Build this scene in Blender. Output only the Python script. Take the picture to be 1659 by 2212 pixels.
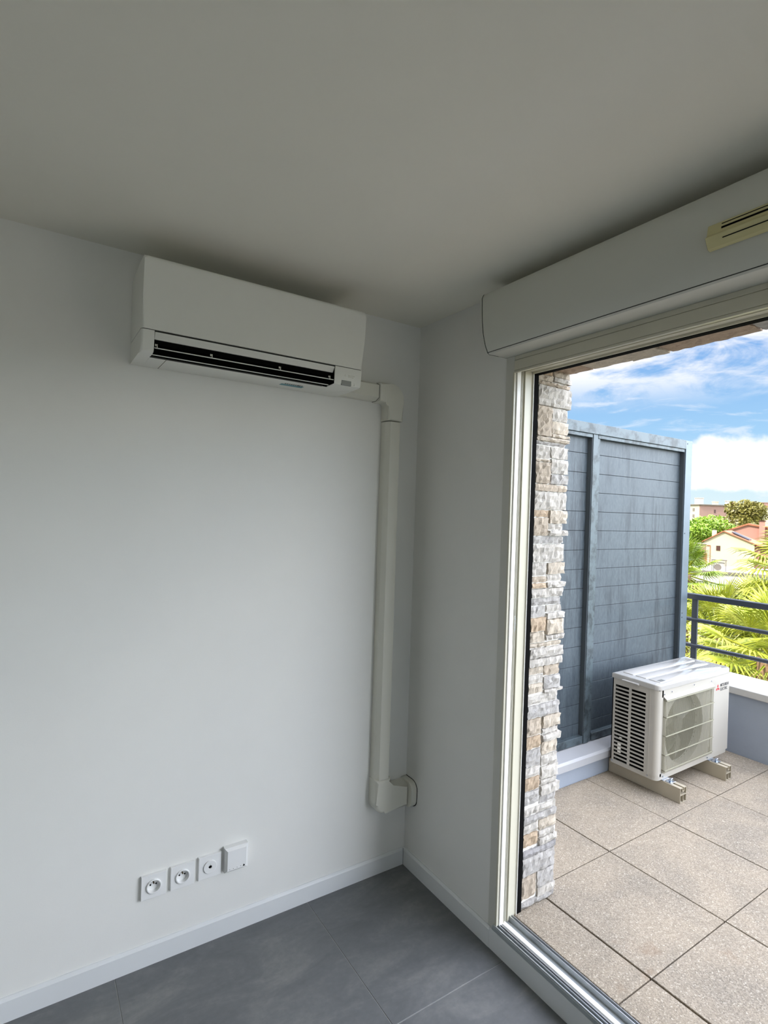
import bpy, bmesh, math, random
from mathutils import Matrix, Vector
PI = math.pi
random.seed(7)
SC = bpy.context.scene
for o in list(bpy.data.objects):
    bpy.data.objects.remove(o)
COL = SC.collection

# ------------------------------------------------------------------ camera
W, H = 1659, 2212
FPX = 1178.9
YAW, PITCH, ROLL = math.radians(33.173), math.radians(-0.136), math.radians(1.871)
CAM = Vector((-1.518, -2.059, 1.642))
_f = Vector((math.sin(YAW)*math.cos(PITCH), math.cos(YAW)*math.cos(PITCH), math.sin(PITCH)))
_r = Vector((math.cos(YAW), -math.sin(YAW), 0)); _u = _r.cross(_f)
CR = _r*math.cos(ROLL) + _u*math.sin(ROLL)
CU = -_r*math.sin(ROLL) + _u*math.cos(ROLL)
CF = _f
cd = bpy.data.cameras.new('camera'); cam = bpy.data.objects.new('camera', cd); COL.objects.link(cam)
cd.sensor_fit = 'VERTICAL'; cd.sensor_height = 36.0; cd.lens = FPX/H*36.0
cd.clip_start = 0.02; cd.clip_end = 2000
M = Matrix((CR, CU, -CF)).transposed().to_4x4(); M.translation = CAM
cam.matrix_world = M
SC.camera = cam
SC.view_settings.view_transform = 'Standard'; SC.view_settings.look = 'None'
SC.view_settings.exposure = 0.10; SC.view_settings.gamma = 1.0; SC.view_settings.use_curve_mapping = False

def at(px, py, d):
    """surveyed direction of a distant thing, at a distance d in front of the house"""
    return CAM + (CF + CR*((px-W/2)/FPX) - CU*((py-H/2)/FPX))*d

def srgb(r, g, b):
    def c(v):
        v /= 255.0
        return v/12.92 if v <= .04045 else ((v+.055)/1.055)**2.4
    return (c(r), c(g), c(b), 1)

# ------------------------------------------------------------------ node helpers
class NT:
    def __init__(s, tree): s.t = tree; s.n = tree.nodes; s.l = tree.links
    def new(s, typ, **kw):
        n = s.n.new(typ)
        for k, v in kw.items(): setattr(n, k, v)
        return n
    def put(s, sock, v):
        if isinstance(v, bpy.types.NodeSocket): s.l.new(v, sock)
        elif v is not None: sock.default_value = v
    def math(s, op, a, b=None, c=None, clamp=False):
        n = s.new('ShaderNodeMath', operation=op, use_clamp=clamp)
        for i, v in enumerate((a, b, c)): s.put(n.inputs[i], v)
        return n.outputs[0]
    def mix(s, f, a, b, blend='MIX'):
        n = s.new('ShaderNodeMix', data_type='RGBA', blend_type=blend)
        s.put(n.inputs[0], f); s.put(n.inputs[6], a); s.put(n.inputs[7], b)
        return n.outputs[2]
    def noise(s, vec, scale, detail=4, rough=.55, dist=0.0):
        n = s.new('ShaderNodeTexNoise'); s.put(n.inputs['Vector'], vec)
        n.inputs['Scale'].default_value = scale; n.inputs['Detail'].default_value = detail
        n.inputs['Roughness'].default_value = rough; n.inputs['Distortion'].default_value = dist
        return n.outputs['Fac']
    def ramp(s, f, stops):
        n = s.new('ShaderNodeValToRGB'); s.put(n.inputs[0], f)
        e = n.color_ramp.elements
        while len(e) < len(stops): e.new(.5)
        for i, (p, c) in enumerate(stops): e[i].position = p; e[i].color = c
        return n.outputs[0]
    def sm(s, v, a, b, lo=0.0, hi=1.0):
        n = s.new('ShaderNodeMapRange', interpolation_type='SMOOTHSTEP')
        s.put(n.inputs[0], v)
        for i, x in enumerate((a, b, lo, hi)): n.inputs[i+1].default_value = x
        return n.outputs[0]
    def mapping(s, vec, scale=(1, 1, 1), loc=(0, 0, 0), rot=(0, 0, 0)):
        n = s.new('ShaderNodeMapping'); s.put(n.inputs[0], vec)
        n.inputs['Location'].default_value = loc; n.inputs['Rotation'].default_value = rot; n.inputs['Scale'].default_value = scale
        return n.outputs[0]

# ------------------------------------------------------------------ sky, clouds and sun
SKY_VIS, SKY_HIGH, SKY_SIDE = 1.0, 5.6, 8.0      # low sky in the view, bright high sky overhead
wd = bpy.data.worlds.new('sky'); SC.world = wd; wd.use_nodes = True
T = NT(wd.node_tree); T.n.clear()
tc = T.new('ShaderNodeTexCoord'); gen = tc.outputs['Generated']
sep = T.new('ShaderNodeSeparateXYZ'); T.l.new(gen, sep.inputs[0])
zz = sep.outputs[2]
az = T.math('ARCTAN2', sep.outputs[0], sep.outputs[1])        # from +Y towards +X, radians
el = T.math('ARCSINE', zz)
base = T.ramp(T.math('MULTIPLY', el, 2.2, clamp=True), [(0, srgb(226, 242, 246)), (.16, srgb(206, 234, 246)), (.30, srgb(164, 208, 244)), (.60, srgb(124, 174, 232)), (1, srgb(86, 138, 210))])
# wispy high cloud
comb = T.new('ShaderNodeCombineXYZ'); T.l.new(az, comb.inputs[0]); T.l.new(el, comb.inputs[1])
wv = T.mapping(comb.outputs[0], scale=(1.0, 2.6, 1), rot=(0, 0, .30), loc=(.35, .1, 0))
n1 = T.noise(wv, 5.5, 10, .62, .9)
n2 = T.noise(wv, 17, 8, .6, .4)
wisp = T.math('ADD', T.math('MULTIPLY', n1, .78), T.math('MULTIPLY', n2, .22))
hi = T.sm(el, .17, .25)
wf = T.math('MULTIPLY', T.sm(wisp, .36, .56), hi)
c1 = T.mix(T.math('MULTIPLY', wf, .95), base, (1.02, 1.02, 1.05, 1))
thin = T.math('MULTIPLY', T.sm(T.noise(T.mapping(comb.outputs[0], scale=(1, 5, 1), rot=(0, 0, .12)), 9, 8, .6, .5), .52, .72), .5)
c2 = T.mix(thin, c1, (1, 1, 1.02, 1))
# low cumulus bank towards the right
bank_edge = T.math('ADD', el, T.math('MULTIPLY', T.math('SUBTRACT', T.noise(comb.outputs[0], 14, 6, .6), .5), .05))
top = T.math('ADD', T.math('MULTIPLY', T.sm(az, 1.02, 1.12), .034), .098)
bank = T.math('MULTIPLY', T.sm(T.math('SUBTRACT', top, bank_edge), -.004, .012), T.sm(bank_edge, .044, .056))
bank = T.math('MULTIPLY', bank, T.sm(az, .98, 1.03))
c3 = T.mix(bank, c2, (1.08, 1.08, 1.08, 1))
# below the horizon: haze
c4 = T.mix(T.sm(zz, -.02, .0), srgb(190, 205, 205), c3)
# unseen sky overhead and right of the view, boosted to light the room
up = T.sm(el, .45, .95)
side = T.math('MULTIPLY', T.math('MULTIPLY', T.sm(az, 1.30, 1.60), T.sm(el, -.02, .06)), T.sm(el, .40, .75, 1, 0))
boost = T.math('ADD', SKY_VIS, T.math('ADD', T.math('MULTIPLY', up, SKY_HIGH), T.math('MULTIPLY', side, SKY_SIDE)))
hazy = T.mix(T.math('MULTIPLY', T.math('ADD', T.math('MULTIPLY', up, .0), T.math('MULTIPLY', side, .3)), 1.0), c4, (1.0, .99, .955, 1))
bg = T.new('ShaderNodeBackground'); T.l.new(hazy, bg.inputs[0]); T.l.new(boost, bg.inputs[1])
wo = T.new('ShaderNodeOutputWorld'); T.l.new(bg.outputs[0], wo.inputs[0])

SUN_AZ, SUN_EL, SUN_E = math.radians(292), math.radians(47), 5.8
ts = Vector((math.sin(SUN_AZ)*math.cos(SUN_EL), math.cos(SUN_AZ)*math.cos(SUN_EL), math.sin(SUN_EL)))
sd = bpy.data.lights.new('sun', 'SUN'); sd.energy = SUN_E; sd.angle = math.radians(.6); sd.color = (1, .94, .82)
so = bpy.data.objects.new('sun', sd); COL.objects.link(so); so.location = (-20, 5, 30)
so.rotation_euler = ts.to_track_quat('Z', 'Y').to_euler()

# added fill light in an assumed opening of the rear wall, behind the camera
FILL_OPENING = (-3.7, -.9, .25, 2.2)
ad = bpy.data.lights.new('rear_fill_light', 'AREA'); ad.shape = 'RECTANGLE'; ad.size = FILL_OPENING[1]-FILL_OPENING[0]; ad.size_y = FILL_OPENING[3]-FILL_OPENING[2]
ad.energy = 3.5; ad.color = (1, .95, .82)
ao = bpy.data.objects.new('rear_fill_light', ad); COL.objects.link(ao)
ao.location = ((FILL_OPENING[0]+FILL_OPENING[1])/2, -5.12, (FILL_OPENING[2]+FILL_OPENING[3])/2); ao.rotation_euler = (math.radians(90+22), 0, 0)

# ------------------------------------------------------------------ materials
MT = {}
def mat(name, color, rough=.6, metal=0.0, spec=.5, bump=None, var=None, build=None, coat=0.0):
    if name in MT: return MT[name]
    m = bpy.data.materials.new(name); m.use_nodes = True
    t = NT(m.node_tree); p = t.n['Principled BSDF']
    p.inputs['Base Color'].default_value = color; p.inputs['Roughness'].default_value = rough
    p.inputs['Metallic'].default_value = metal; p.inputs['Specular IOR Level'].default_value = spec
    p.inputs['Coat Weight'].default_value = coat
    co = t.new('ShaderNodeTexCoord').outputs['Object']
    if var:      # (scale, amount)
        n = t.noise(co, var[0], 5, .6)
        f = t.sm(n, .3, .7)
        k = var[1]
        dark = tuple(c*(1-k) for c in color[:3])+(1,); light = tuple(min(1, c*(1+k)) for c in color[:3])+(1,)
        t.l.new(t.mix(f, dark, light), p.inputs['Base Color'])
    if build: build(t, p, co)
    if bump:     # (scale, strength, distance)
        b = t.new('ShaderNodeBump'); b.inputs['Strength'].default_value = bump[1]; b.inputs['Distance'].default_value = bump[2]
        t.l.new(t.noise(co, bump[0], 4, .6), b.inputs['Height']); t.l.new(b.outputs[0], p.inputs['Normal'])
    MT[name] = m
    return m

wall_paint = mat('wall paint', srgb(236, 235, 230), .75, bump=(220, .25, .0006), var=(3, .012))
ceil_paint = mat('ceiling paint', srgb(238, 235, 222), .85, bump=(120, .15, .0004), var=(2, .01))
base_paint = mat('baseboard paint', srgb(226, 228, 228), .4, var=(6, .01))
white_pl = mat('white appliance plastic', srgb(235, 235, 228), .38, var=(9, .006))
conduit_pl = mat('ivory conduit plastic', srgb(228, 226, 214), .42, var=(9, .006))
grey_pl = mat('grey receiver plastic', srgb(150, 152, 148), .25)
black = mat('black void', srgb(8, 8, 8), .9, spec=.1)
dark_gap = mat('dark joint', srgb(45, 45, 42), .9)
sock_pl = mat('white switchgear plastic', srgb(240, 240, 238), .3)
pin_m = mat('brass pin', srgb(120, 105, 80), .35, metal=1)
pvc_frame = mat('ivory frame lacquer', srgb(206, 202, 184), .35, var=(5, .01))
frame_white = mat('white frame lacquer', srgb(246, 244, 238), .3)
alu = mat('brushed aluminium sill', srgb(190, 193, 195), .32, metal=.75, var=(30, .04))
sill_grey = mat('grey lacquered sill', srgb(168, 174, 176), .4, metal=.2)
box_m = mat('shutter box plastic', srgb(206, 206, 196), .5, var=(3, .01))
vent_m = mat('yellowed vent plastic', srgb(206, 198, 148), .5, var=(12, .03))
teal = mat('teal label ink', srgb(96, 150, 160), .5)
logo_pale = mat('pale grey print', srgb(250, 248, 240), .4)
logo_red = mat('red print', srgb(190, 28, 48), .5)
logo_dark = mat('dark grey print', srgb(62, 62, 66), .5)
unit_m = mat('outdoor unit enamel', srgb(182, 178, 169), .34, var=(5, .012), coat=.2)
lid_m = mat('outdoor unit lid enamel', srgb(176, 174, 170), .16, var=(5, .01), coat=.5)
wire_m = mat('grille wire enamel', srgb(160, 157, 138), .5)
fan_m = mat('fan plastic', srgb(86, 83, 76), .5)
duct_m = mat('dark fan duct', srgb(36, 35, 33), .7)
pvc_rail = mat('beige rail plastic', srgb(176, 167, 148), .45, var=(8, .02))
zinc = mat('zinc plated steel', srgb(190, 200, 215), .25, metal=1)
rail_steel = mat('anthracite railing lacquer', srgb(64, 70, 78), .4, metal=.3)
wall_grey = mat('grey render', srgb(150, 158, 170), .9, bump=(60, .3, .002), var=(4, .03))
cap_m = mat('white lacquered wall cap', srgb(168, 169, 172), .4, var=(3, .03))
coping = mat('pale concrete coping', srgb(178, 176, 172), .8, bump=(50, .3, .002), var=(9, .04))
facade = mat('facade render', srgb(214, 204, 190), .9, var=(2, .03))

def b_floor(t, p, co):
    a = t.mapping(co, scale=(1.2, 3.2, 1), rot=(0, 0, .35))
    n = t.noise(a, 2.3, 9, .65, .6); n2 = t.noise(co, 45, 4, .6)
    f = t.math('ADD', t.math('MULTIPLY', n, .8), t.math('MULTIPLY', n2, .2))
    t.l.new(t.ramp(f, [(.3, srgb(90, 93, 94)), (.5, srgb(108, 110, 111)), (.7, srgb(132, 132, 130))]), p.inputs['Base Color'])
    t.l.new(t.sm(n, .3, .7, .34, .5), p.inputs['Roughness'])
floor_m = mat('grey porcelain tile', srgb(160, 160, 160), .4, build=b_floor)
grout = mat('light grey grout', srgb(158, 158, 154), .9)

def b_slab(t, p, co):
    v = t.new('ShaderNodeTexVoronoi'); t.l.new(co, v.inputs['Vector']); v.inputs['Scale'].default_value = 260
    sp = t.new('ShaderNodeSeparateColor'); t.l.new(v.outputs['Color'], sp.inputs[0])
    grain = t.ramp(sp.outputs[0], [(0, srgb(90, 81, 70)), (.3, srgb(132, 121, 106)), (.7, srgb(158, 146, 129)), (.93, srgb(176, 164, 147)), (1, srgb(222, 212, 196))])
    big = t.noise(co, 2.6, 6, .65, .4)
    st = t.mix(t.sm(big, .32, .68), srgb(126, 119, 108), srgb(162, 149, 130))
    c = t.mix(.55, grain, st)
    rust = t.math('MULTIPLY', t.sm(t.noise(co, 5.5, 5, .6), .62, .76), .35)
    t.l.new(t.mix(rust, c, srgb(128, 98, 70)), p.inputs['Base Color'])
    b = t.new('ShaderNodeBump'); b.inputs['Strength'].default_value = .5; b.inputs['Distance'].default_value = .0015
    t.l.new(v.outputs['Distance'], b.inputs['Height']); t.l.new(b.outputs[0], p.inputs['Normal'])
slab_m = mat('exposed aggregate slab', srgb(170, 160, 150), .9, build=b_slab)

def b_stone(t, p, co):
    at_ = t.new('ShaderNodeAttribute', attribute_name='tint')
    streak = t.noise(t.mapping(co, scale=(1, 1, .35), rot=(.2, .3, 0)), 42, 7, .7, .8)
    fine = t.noise(co, 120, 4, .7)
    f = t.math('ADD', t.math('MULTIPLY', streak, .7), t.math('MULTIPLY', fine, .3))
    k = t.ramp(f, [(.3, (.62, .62, .64, 1)), (.48, (.92, .92, .92, 1)), (.65, (1.12, 1.12, 1.12, 1))])
    t.l.new(t.mix(1.0, at_.outputs['Color'], k, 'MULTIPLY'), p.inputs['Base Color'])
    b = t.new('ShaderNodeBump'); b.inputs['Strength'].default_value = .7; b.inputs['Distance'].default_value = .006
    t.l.new(streak, b.inputs['Height']); t.l.new(b.outputs[0], p.inputs['Normal'])
stone_m = mat('split limestone', srgb(200, 190, 180), .85, build=b_stone)

def b_zincpanel(t, p, co):
    s1 = t.noise(t.mapping(co, scale=(1, 1, .12)), 26, 7, .7, .5)
    s2 = t.noise(t.mapping(co, scale=(1, 1, .3)), 4, 5, .6, .3)
    fine = t.noise(t.mapping(co, scale=(1, 1, .25)), 130, 3, .6)
    basec = t.mix(t.sm(fine, .3, .7), srgb(66, 76, 84), srgb(78, 88, 95))
    d = t.math('MULTIPLY', t.sm(s1, .44, .62), t.sm(s2, .40, .58))
    t.l.new(t.mix(t.math('MULTIPLY', d, .75), basec, srgb(42, 50, 58)), p.inputs['Base Color'])
    p.inputs['Metallic'].default_value = .15
zpanel = mat('weathered blue grey panel', srgb(140, 160, 175), .5, build=b_zincpanel)
def b_zframe(t, p, co):
    s1 = t.noise(t.mapping(co, scale=(.4, 1, .4)), 30, 6, .7, .4)
    t.l.new(t.mix(t.sm(s1, .42, .66), srgb(84, 96, 102), srgb(48, 56, 60)), p.inputs['Base Color'])
zframe = mat('weathered blue grey frame', srgb(140, 160, 175), .45, metal=.2, build=b_zframe)
zpost = mat('pale galvanised post', srgb(94, 108, 120), .4, metal=.35, var=(7, .06))

# ------------------------------------------------------------------ geometry helpers
def obj(name, bm, m, parent=None, smooth=False, bevel=None):
    me = bpy.data.meshes.new(name)
    if bevel:
        pass
    bmesh.ops.recalc_face_normals(bm, faces=bm.faces[:])
    bm.to_mesh(me); bm.free(); me.materials.append(m)
    if smooth:
        for p in me.polygons: p.use_smooth = True
        me.set_sharp_from_angle(angle=math.radians(35))
    o = bpy.data.objects.new(name, me); COL.objects.link(o)
    if parent:
        o.parent = parent
        if parent.type == 'EMPTY': o.matrix_parent_inverse = Matrix.Translation(-parent.location)
    return o
def root_of(o):
    v = Vector((0, 0, 0))
    while o: v = v + o.location; o = o.parent
    return v
def tag(o, label, cat=None, group=None, kind=None):
    if label: o['label'] = label
    if cat: o['category'] = cat
    if group: o['group'] = group
    if kind: o['kind'] = kind
    return o
def thing(name, label, cat, loc, group=None):
    o = bpy.data.objects.new(name, None); o.empty_display_size = .05; COL.objects.link(o); o.location = loc
    return tag(o, label, cat, group)
def struct(name, bm, m, label=None, **k):
    o = obj(name, bm, m, **k); o['kind'] = 'structure'
    if label: o['label'] = label
    return o
def box(bm, x0, x1, y0, y1, z0, z1, bev=0.0, seg=2):
    s = bmesh.new()
    r = bmesh.ops.create_cube(s, size=1)
    for v in s.verts:
        v.co = Vector(((x0+x1)/2+v.co.x*(x1-x0), (y0+y1)/2+v.co.y*(y1-y0), (z0+z1)/2+v.co.z*(z1-z0)))
    if bev: bmesh.ops.bevel(s, geom=s.edges[:], offset=bev, segments=seg, affect='EDGES', profile=.5)
    merge(bm, s)
def merge(bm, s, mtx=None):
    if mtx: bmesh.ops.transform(s, matrix=mtx, verts=s.verts[:])
    mp = {}
    for v in s.verts: mp[v] = bm.verts.new(v.co)
    for f in s.faces:
        try: bm.faces.new([mp[v] for v in f.verts])
        except ValueError: pass
    s.free()
def B(*a, **k):
    bm = bmesh.new(); box(bm, *a, **k); return bm
def prism(bm, pts, axis, a0, a1, bev=0.0, seg=2, front_only=None):
    """2D outline pts extruded along axis from a0 to a1. axis x: pts=(y,z); y: (x,z); z: (x,y)"""
    s = bmesh.new()
    def P(p, a): return {'x': (a, p[0], p[1]), 'y': (p[0], a, p[1]), 'z': (p[0], p[1], a)}[axis]
    v0 = [s.verts.new(P(p, a0)) for p in pts]; v1 = [s.verts.new(P(p, a1)) for p in pts]
    s.faces.new(v0); s.faces.new(v1[::-1]); n = len(pts)
    for i in range(n): s.faces.new([v0[i], v1[i], v1[(i+1) % n], v0[(i+1) % n]])
    bmesh.ops.recalc_face_normals(s, faces=s.faces[:])
    if bev:
        i = 'xyz'.index(axis)
        es = [e for e in s.edges if all(abs(v.co[i]-a1) < 1e-6 for v in e.verts)] if front_only else s.edges[:]
        bmesh.ops.bevel(s, geom=es, offset=bev, segments=seg, affect='EDGES', profile=.5)
    merge(bm, s)
def arc(cx, cy, r, a0, a1, n=10):
    return [(cx+r*math.cos(math.radians(a0+(a1-a0)*i/n)), cy+r*math.sin(math.radians(a0+(a1-a0)*i/n))) for i in range(n+1)]
def tube(bm, p0, p1, r, n=10, r1=None):
    p0 = Vector(p0); p1 = Vector(p1); d = p1-p0
    s = bmesh.new(); bmesh.ops.create_cone(s, cap_ends=True, segments=n, radius1=r, radius2=r if r1 is None else r1, depth=d.length)
    mtx = Matrix.Translation((p0+p1)/2) @ d.to_track_quat('Z', 'Y').to_matrix().to_4x4()
    merge(bm, s, mtx)
def lathe(bm, prof, c, axis='y', n=32, close=False):
    """prof: (r, a) list revolved around axis through c; a is measured along the axis"""
    s = bmesh.new(); rings = []
    for r, a in prof:
        ring = []
        for k in range(n):
            t = 2*PI*k/n; u, v = r*math.cos(t), r*math.sin(t)
            co = {'y': (c[0]+u, c[1]+a, c[2]+v), 'x': (c[0]+a, c[1]+u, c[2]+v), 'z': (c[0]+u, c[1]+v, c[2]+a)}[axis]
            ring.append(s.verts.new(co))
        rings.append(ring)
    for a, b in zip(rings, rings[1:]):
        for k in range(n): s.faces.new([a[k], a[(k+1) % n], b[(k+1) % n], b[k]])
    if close:
        s.faces.new(rings[-1])
    merge(bm, s)
def text_mesh(body, size, mtx, name, m, parent, depth=.0004):
    cu = bpy.data.curves.new(name, 'FONT'); cu.body = body; cu.size = size; cu.extrude = depth; cu.offset = size*.006
    to = bpy.data.objects.new('tmp', cu); COL.objects.link(to)
    dg = bpy.context.evaluated_depsgraph_get()
    me = bpy.data.meshes.new_from_object(to.evaluated_get(dg))
    bpy.data.objects.remove(to); bpy.data.curves.remove(cu)
    me.transform(mtx); me.materials.clear(); me.materials.append(m)
    o = bpy.data.objects.new(name, me); COL.objects.link(o)
    if parent: o.parent = parent; o.matrix_parent_inverse = Matrix.Translation(-root_of(parent))
    return o
def diamonds(cx, y, cz, s, t=.0006):
    """three rhombi meeting at a centre"""
    bm = bmesh.new()
    for a in (90, 210, 330):
        d = Vector((math.cos(math.radians(a)), math.sin(math.radians(a))))
        e = Vector((-d.y, d.x))
        pts = [Vector((0, 0)), d*.5+e*.289, d, d*.5-e*.289]
        prism(bm, [(cx+p.x*s, cz+p.y*s) for p in pts], 'y', y, y-t)
    return bm

# ------------------------------------------------------------------ room shell
CE = 2.5; TZ = .104
JY = -.604      # left side of the terrace door
DY = -2.25       # right side of the terrace door
RX = -5.2; RY = -5.0
struct('floor', B(RX, -.0, RY, .0, -.12, -.0015), grout, 'grey tiled room floor')
bm = bmesh.new()
gx = [-.498-.726*k for k in range(-0, 7)]; xs = [0.0]+gx; ys = [0.0]+[-.652-.726*k for k in range(7)]
for i in range(len(xs)-1):
    for j in range(len(ys)-1):
        x1, x0 = xs[i], max(xs[i+1], RX); y1, y0 = ys[j], max(ys[j+1], RY)
        if x1-x0 < .01 or y1-y0 < .01: continue
        box(bm, x0+.0012, x1-.0012, y0+.0012, y1-.0012, -.01, 0, .0008, 1)
ft = obj('tile_surface', bm, floor_m, bpy.data.objects['floor']); ft['label'] = 'mottled grey porcelain tiles'
struct('ceiling', B(RX, .33, RY, .3, CE, CE+.3), ceil_paint)
struct('wall_left', B(RX, 0, 0, .3, -.12, CE), wall_paint)
far_paint = mat('taupe paint', srgb(150, 144, 132), .8)
struct('wall_back', B(RX-.2, RX, RY-.2, .3, -.12, CE+.3), far_paint)
bm = bmesh.new()  # rear wall, with the opening assumed for the added fill light
box(bm, RX, FILL_OPENING[0], RY-.2, RY, -.12, CE+.3); box(bm, FILL_OPENING[1], .33, RY-.2, RY, -.12, CE+.3)
box(bm, FILL_OPENING[0], FILL_OPENING[1], RY-.2, RY, FILL_OPENING[3], CE+.3); box(bm, FILL_OPENING[0], FILL_OPENING[1], RY-.2, RY, -.12, FILL_OPENING[2])
struct('wall_rear', bm, far_paint)
bm = bmesh.new()      # wall with the terrace door: left pier, right pier, lintel
box(bm, 0, .30, JY+.004, .3, -.12, CE)
box(bm, 0, .33, RY, DY, -.12, CE)
box(bm, 0, .29, DY, JY, 2.25, CE)
box(bm, 0, .08, DY, JY, -.12, .06)
struct('wall_right', bm, wall_paint)
# the building's facade above and beside the terrace
bm = bmesh.new()
box(bm, -5.4, .30, RY-.2, 7, CE+.3, 6.2)
box(bm, -5.4, .30, .3, 7, -9, CE+.3)
box(bm, -5.4, .33, -5.6, RY-.2, -9, -.12)
box(bm, -5.4, 0, RY-.2, .3, -9, -.12)
struct('wall_exterior', bm, facade)

def skirting(name, axis, a0, a1):
    # profile (depth d, z)
    pr = [(0, 0), (.012, 0), (.012, .066), (.0095, .070), (.0045, .075), (0, .075)]
    bm = bmesh.new()
    if axis == 'x': prism(bm, [(-d, z) for d, z in pr], 'x', a0, a1)
    else: prism(bm, [(-d, z) for d, z in pr], 'y', a0, a1)
    return struct(name, bm, base_paint)
skirting('baseboard_left', 'x', RX, -.0125)
skirting('baseboard_right', 'y', -.575, -.0)
bm = B(-.0135, -.0, -.014, -.0, 0, .074)
cg = obj('corner_joint', B(-.0128, -.0118, -.0130, -.0118, 0, .0745), black, bpy.data.objects['baseboard_left'])
bm.free()

# ------------------------------------------------------------------ terrace door frame
door = bpy.data.objects.new('door_1', None); COL.objects.link(door); door.location = (0, JY, TZ); door['kind'] = 'structure'
door['label'] = 'open sliding terrace door frame, ivory lacquered'
# flush interior plate beside and above the opening
obj('jamb', B(-.004, .0, -.604, -.562, .078, 2.237, .001, 1), mat('pale grey frame lacquer', srgb(206, 205, 196), .4), door)
bm = bmesh.new()
box(bm, -.006, .004, JY-.003, JY+.006, .095, 2.178, .001, 1)       # fine nosing
box(bm, .004, .098, JY-.0, JY+.02, .095, 2.20)
box(bm, .050, .0535, JY-.006, JY, .095, 2.19, .0008, 1)
box(bm, .0290, .0325, JY-.008, JY, .095, 2.185, .0008, 1)
o = obj('jamb', bm, pvc_frame, door)
obj('jamb_trim', B(.006, .0275, JY-.007, JY+.004, .095, 2.183, .0015, 1), frame_white, door)
obj('jamb_trim', B(.0965, .0995, JY-.006, JY+.004, .095, 2.193, .0006, 1), frame_white, door)
bm = bmesh.new()
box(bm, .0330, .0495, JY-.0015, JY-.0005, .095, 2.186)
obj('guide_channel', B(.034, .040, JY-.0025, JY, .095, 2.186), dark_gap, door)
bm.free()
obj('gasket', B(.100, .1245, JY-.005, JY+.02, .1045, 2.20), black, door)
lat = bmesh.new(); box(lat, .0325, .037, JY-.0085, JY-.002, 1.20, 1.26, .001, 1)
for z in (1.212, 1.23, 1.248): box(lat, .0318, .038, JY-.0095, JY-.003, z-.003, z+.003)
obj('latch_keeper', lat, alu, door)
bm = bmesh.new()      # head
box(bm, -.004, .0, DY, -.6045, 2.221, 2.2365, .0008, 1)
box(bm, -.006, .0, DY, -.6045, 2.183, 2.2195, .001, 1)
box(bm, .0, .098, DY, JY+.02, 2.193, 2.25)
obj('head', bm, pvc_frame, door)
bm = bmesh.new()
box(bm, -.006, .004, DY, JY, 2.174, 2.182, .001, 1)
box(bm, .006, .0275, DY, JY, 2.183, 2.195, .0015, 1)
box(bm, .030, .034, DY, JY, 2.184, 2.195, .0008, 1)
box(bm, .050, .054, DY, JY, 2.186, 2.195, .0008, 1)
box(bm, .094, .098, DY, JY, 2.185, 2.195, .0008, 1)
obj('head_track', bm, pvc_frame, door)
obj('gasket', B(.100, .1245, DY, JY, 2.184, 2.21), black, door)
bm = bmesh.new()      # sill
box(bm, -.012, .0, DY, -.5905, .078, .094, .0015, 2)
obj('sill_nosing', bm, sill_grey, door)
obj('sill_apron', B(-.012, .0, DY, -.5750, 0, .0775, .001, 1), base_paint, door)
bm = bmesh.new()
box(bm, -.0, .090, DY, JY+.003, .06, .088)
box(bm, -.010, -.006, DY, -.592, .092, .0985, .0008, 1)
box(bm, .0035, .0065, DY, JY, .085, .100, .0006, 1)
box(bm, .0125, .0155, DY, JY, .085, .1005, .0006, 1)
box(bm, .066, .0700, DY, JY, .085, .1085, .0008, 1)
obj('sill_track', bm, alu, door)
obj('sill_track', B(.022, .040, DY, JY-.002, .085, .1005, .002, 2), frame_white, door)
obj('sill_track', B(.0795, .0825, DY, JY, .085, .1075, .0008, 1), alu, door)
obj('sill_groove', B(.0072, .0118, DY, JY, .0879, .0888), black, door)
obj('sill_groove', B(.0410, .0655, DY, JY, .0879, .0888), sill_grey, door)
obj('sill_groove', B(.0830, .0900, DY, JY, .0879, .0890), black, door)
bm = bmesh.new()
for dy, w in ((-.715, .012), (-.733, .008), (-.742, .006)): box(bm, .0420, .0480, dy-w, dy+w, .0885, .0930, .001, 1)
obj('drain_slot', bm, black, door)

# ------------------------------------------------------------------ roller shutter box + air vent
bxr = thing('shutter_box', 'long grey-white roller shutter box above the terrace door', 'shutter box', (0, -.56, 2.237))
pr = [(0, 2.452), (-.118, 2.452), (-.134, 2.446), (-.141, 2.432), (-.1405, 2.40), (-.137, 2.345), (-.130, 2.30), (-.118, 2.262), (-.106, 2.2405)]
bm = bmesh.new(); prism(bm, [(x, z) for x, z in pr] + [(0, 2.2405)], 'y', -.566, DY-.1)
obj('casing', bm, box_m, bxr, smooth=True)
bm = bmesh.new(); prism(bm, [(-.104, 2.2385), (-.100, 2.2340), (-.0, 2.2370), (-.0, 2.2400), (-.104, 2.2398)], 'y', -.566, DY-.1)
obj('bottom_cover', bm, box_m, bxr)
obj('seam', B(-.1062, -.02, DY-.1, -.567, 2.2392, 2.2408), dark_gap, bxr)
bm = bmesh.new(); prism(bm, [(0, 2.4525), (-.118, 2.4525), (-.1345, 2.4465), (-.1418, 2.432), (-.1413, 2.40), (-.1378, 2.345), (-.1308, 2.30), (-.1188, 2.262), (-.1052, 2.2375), (-.100, 2.2335), (0, 2.2365)], 'y', -.5605, -.5645)
obj('end_cap', bm, box_m, bxr)
bm = bmesh.new(); prism(bm, [(-.05, 2.4526), (-.118, 2.4526), (-.1349, 2.4468), (-.1420, 2.432), (-.1415, 2.40), (-.1380, 2.345), (-.1311, 2.30), (-.1190, 2.262), (-.1063, 2.2385), (-.099, 2.2332), (-.05, 2.2350)], 'y', -.5642, -.5662)
obj('end_joint', bm, dark_gap, bxr)

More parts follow.
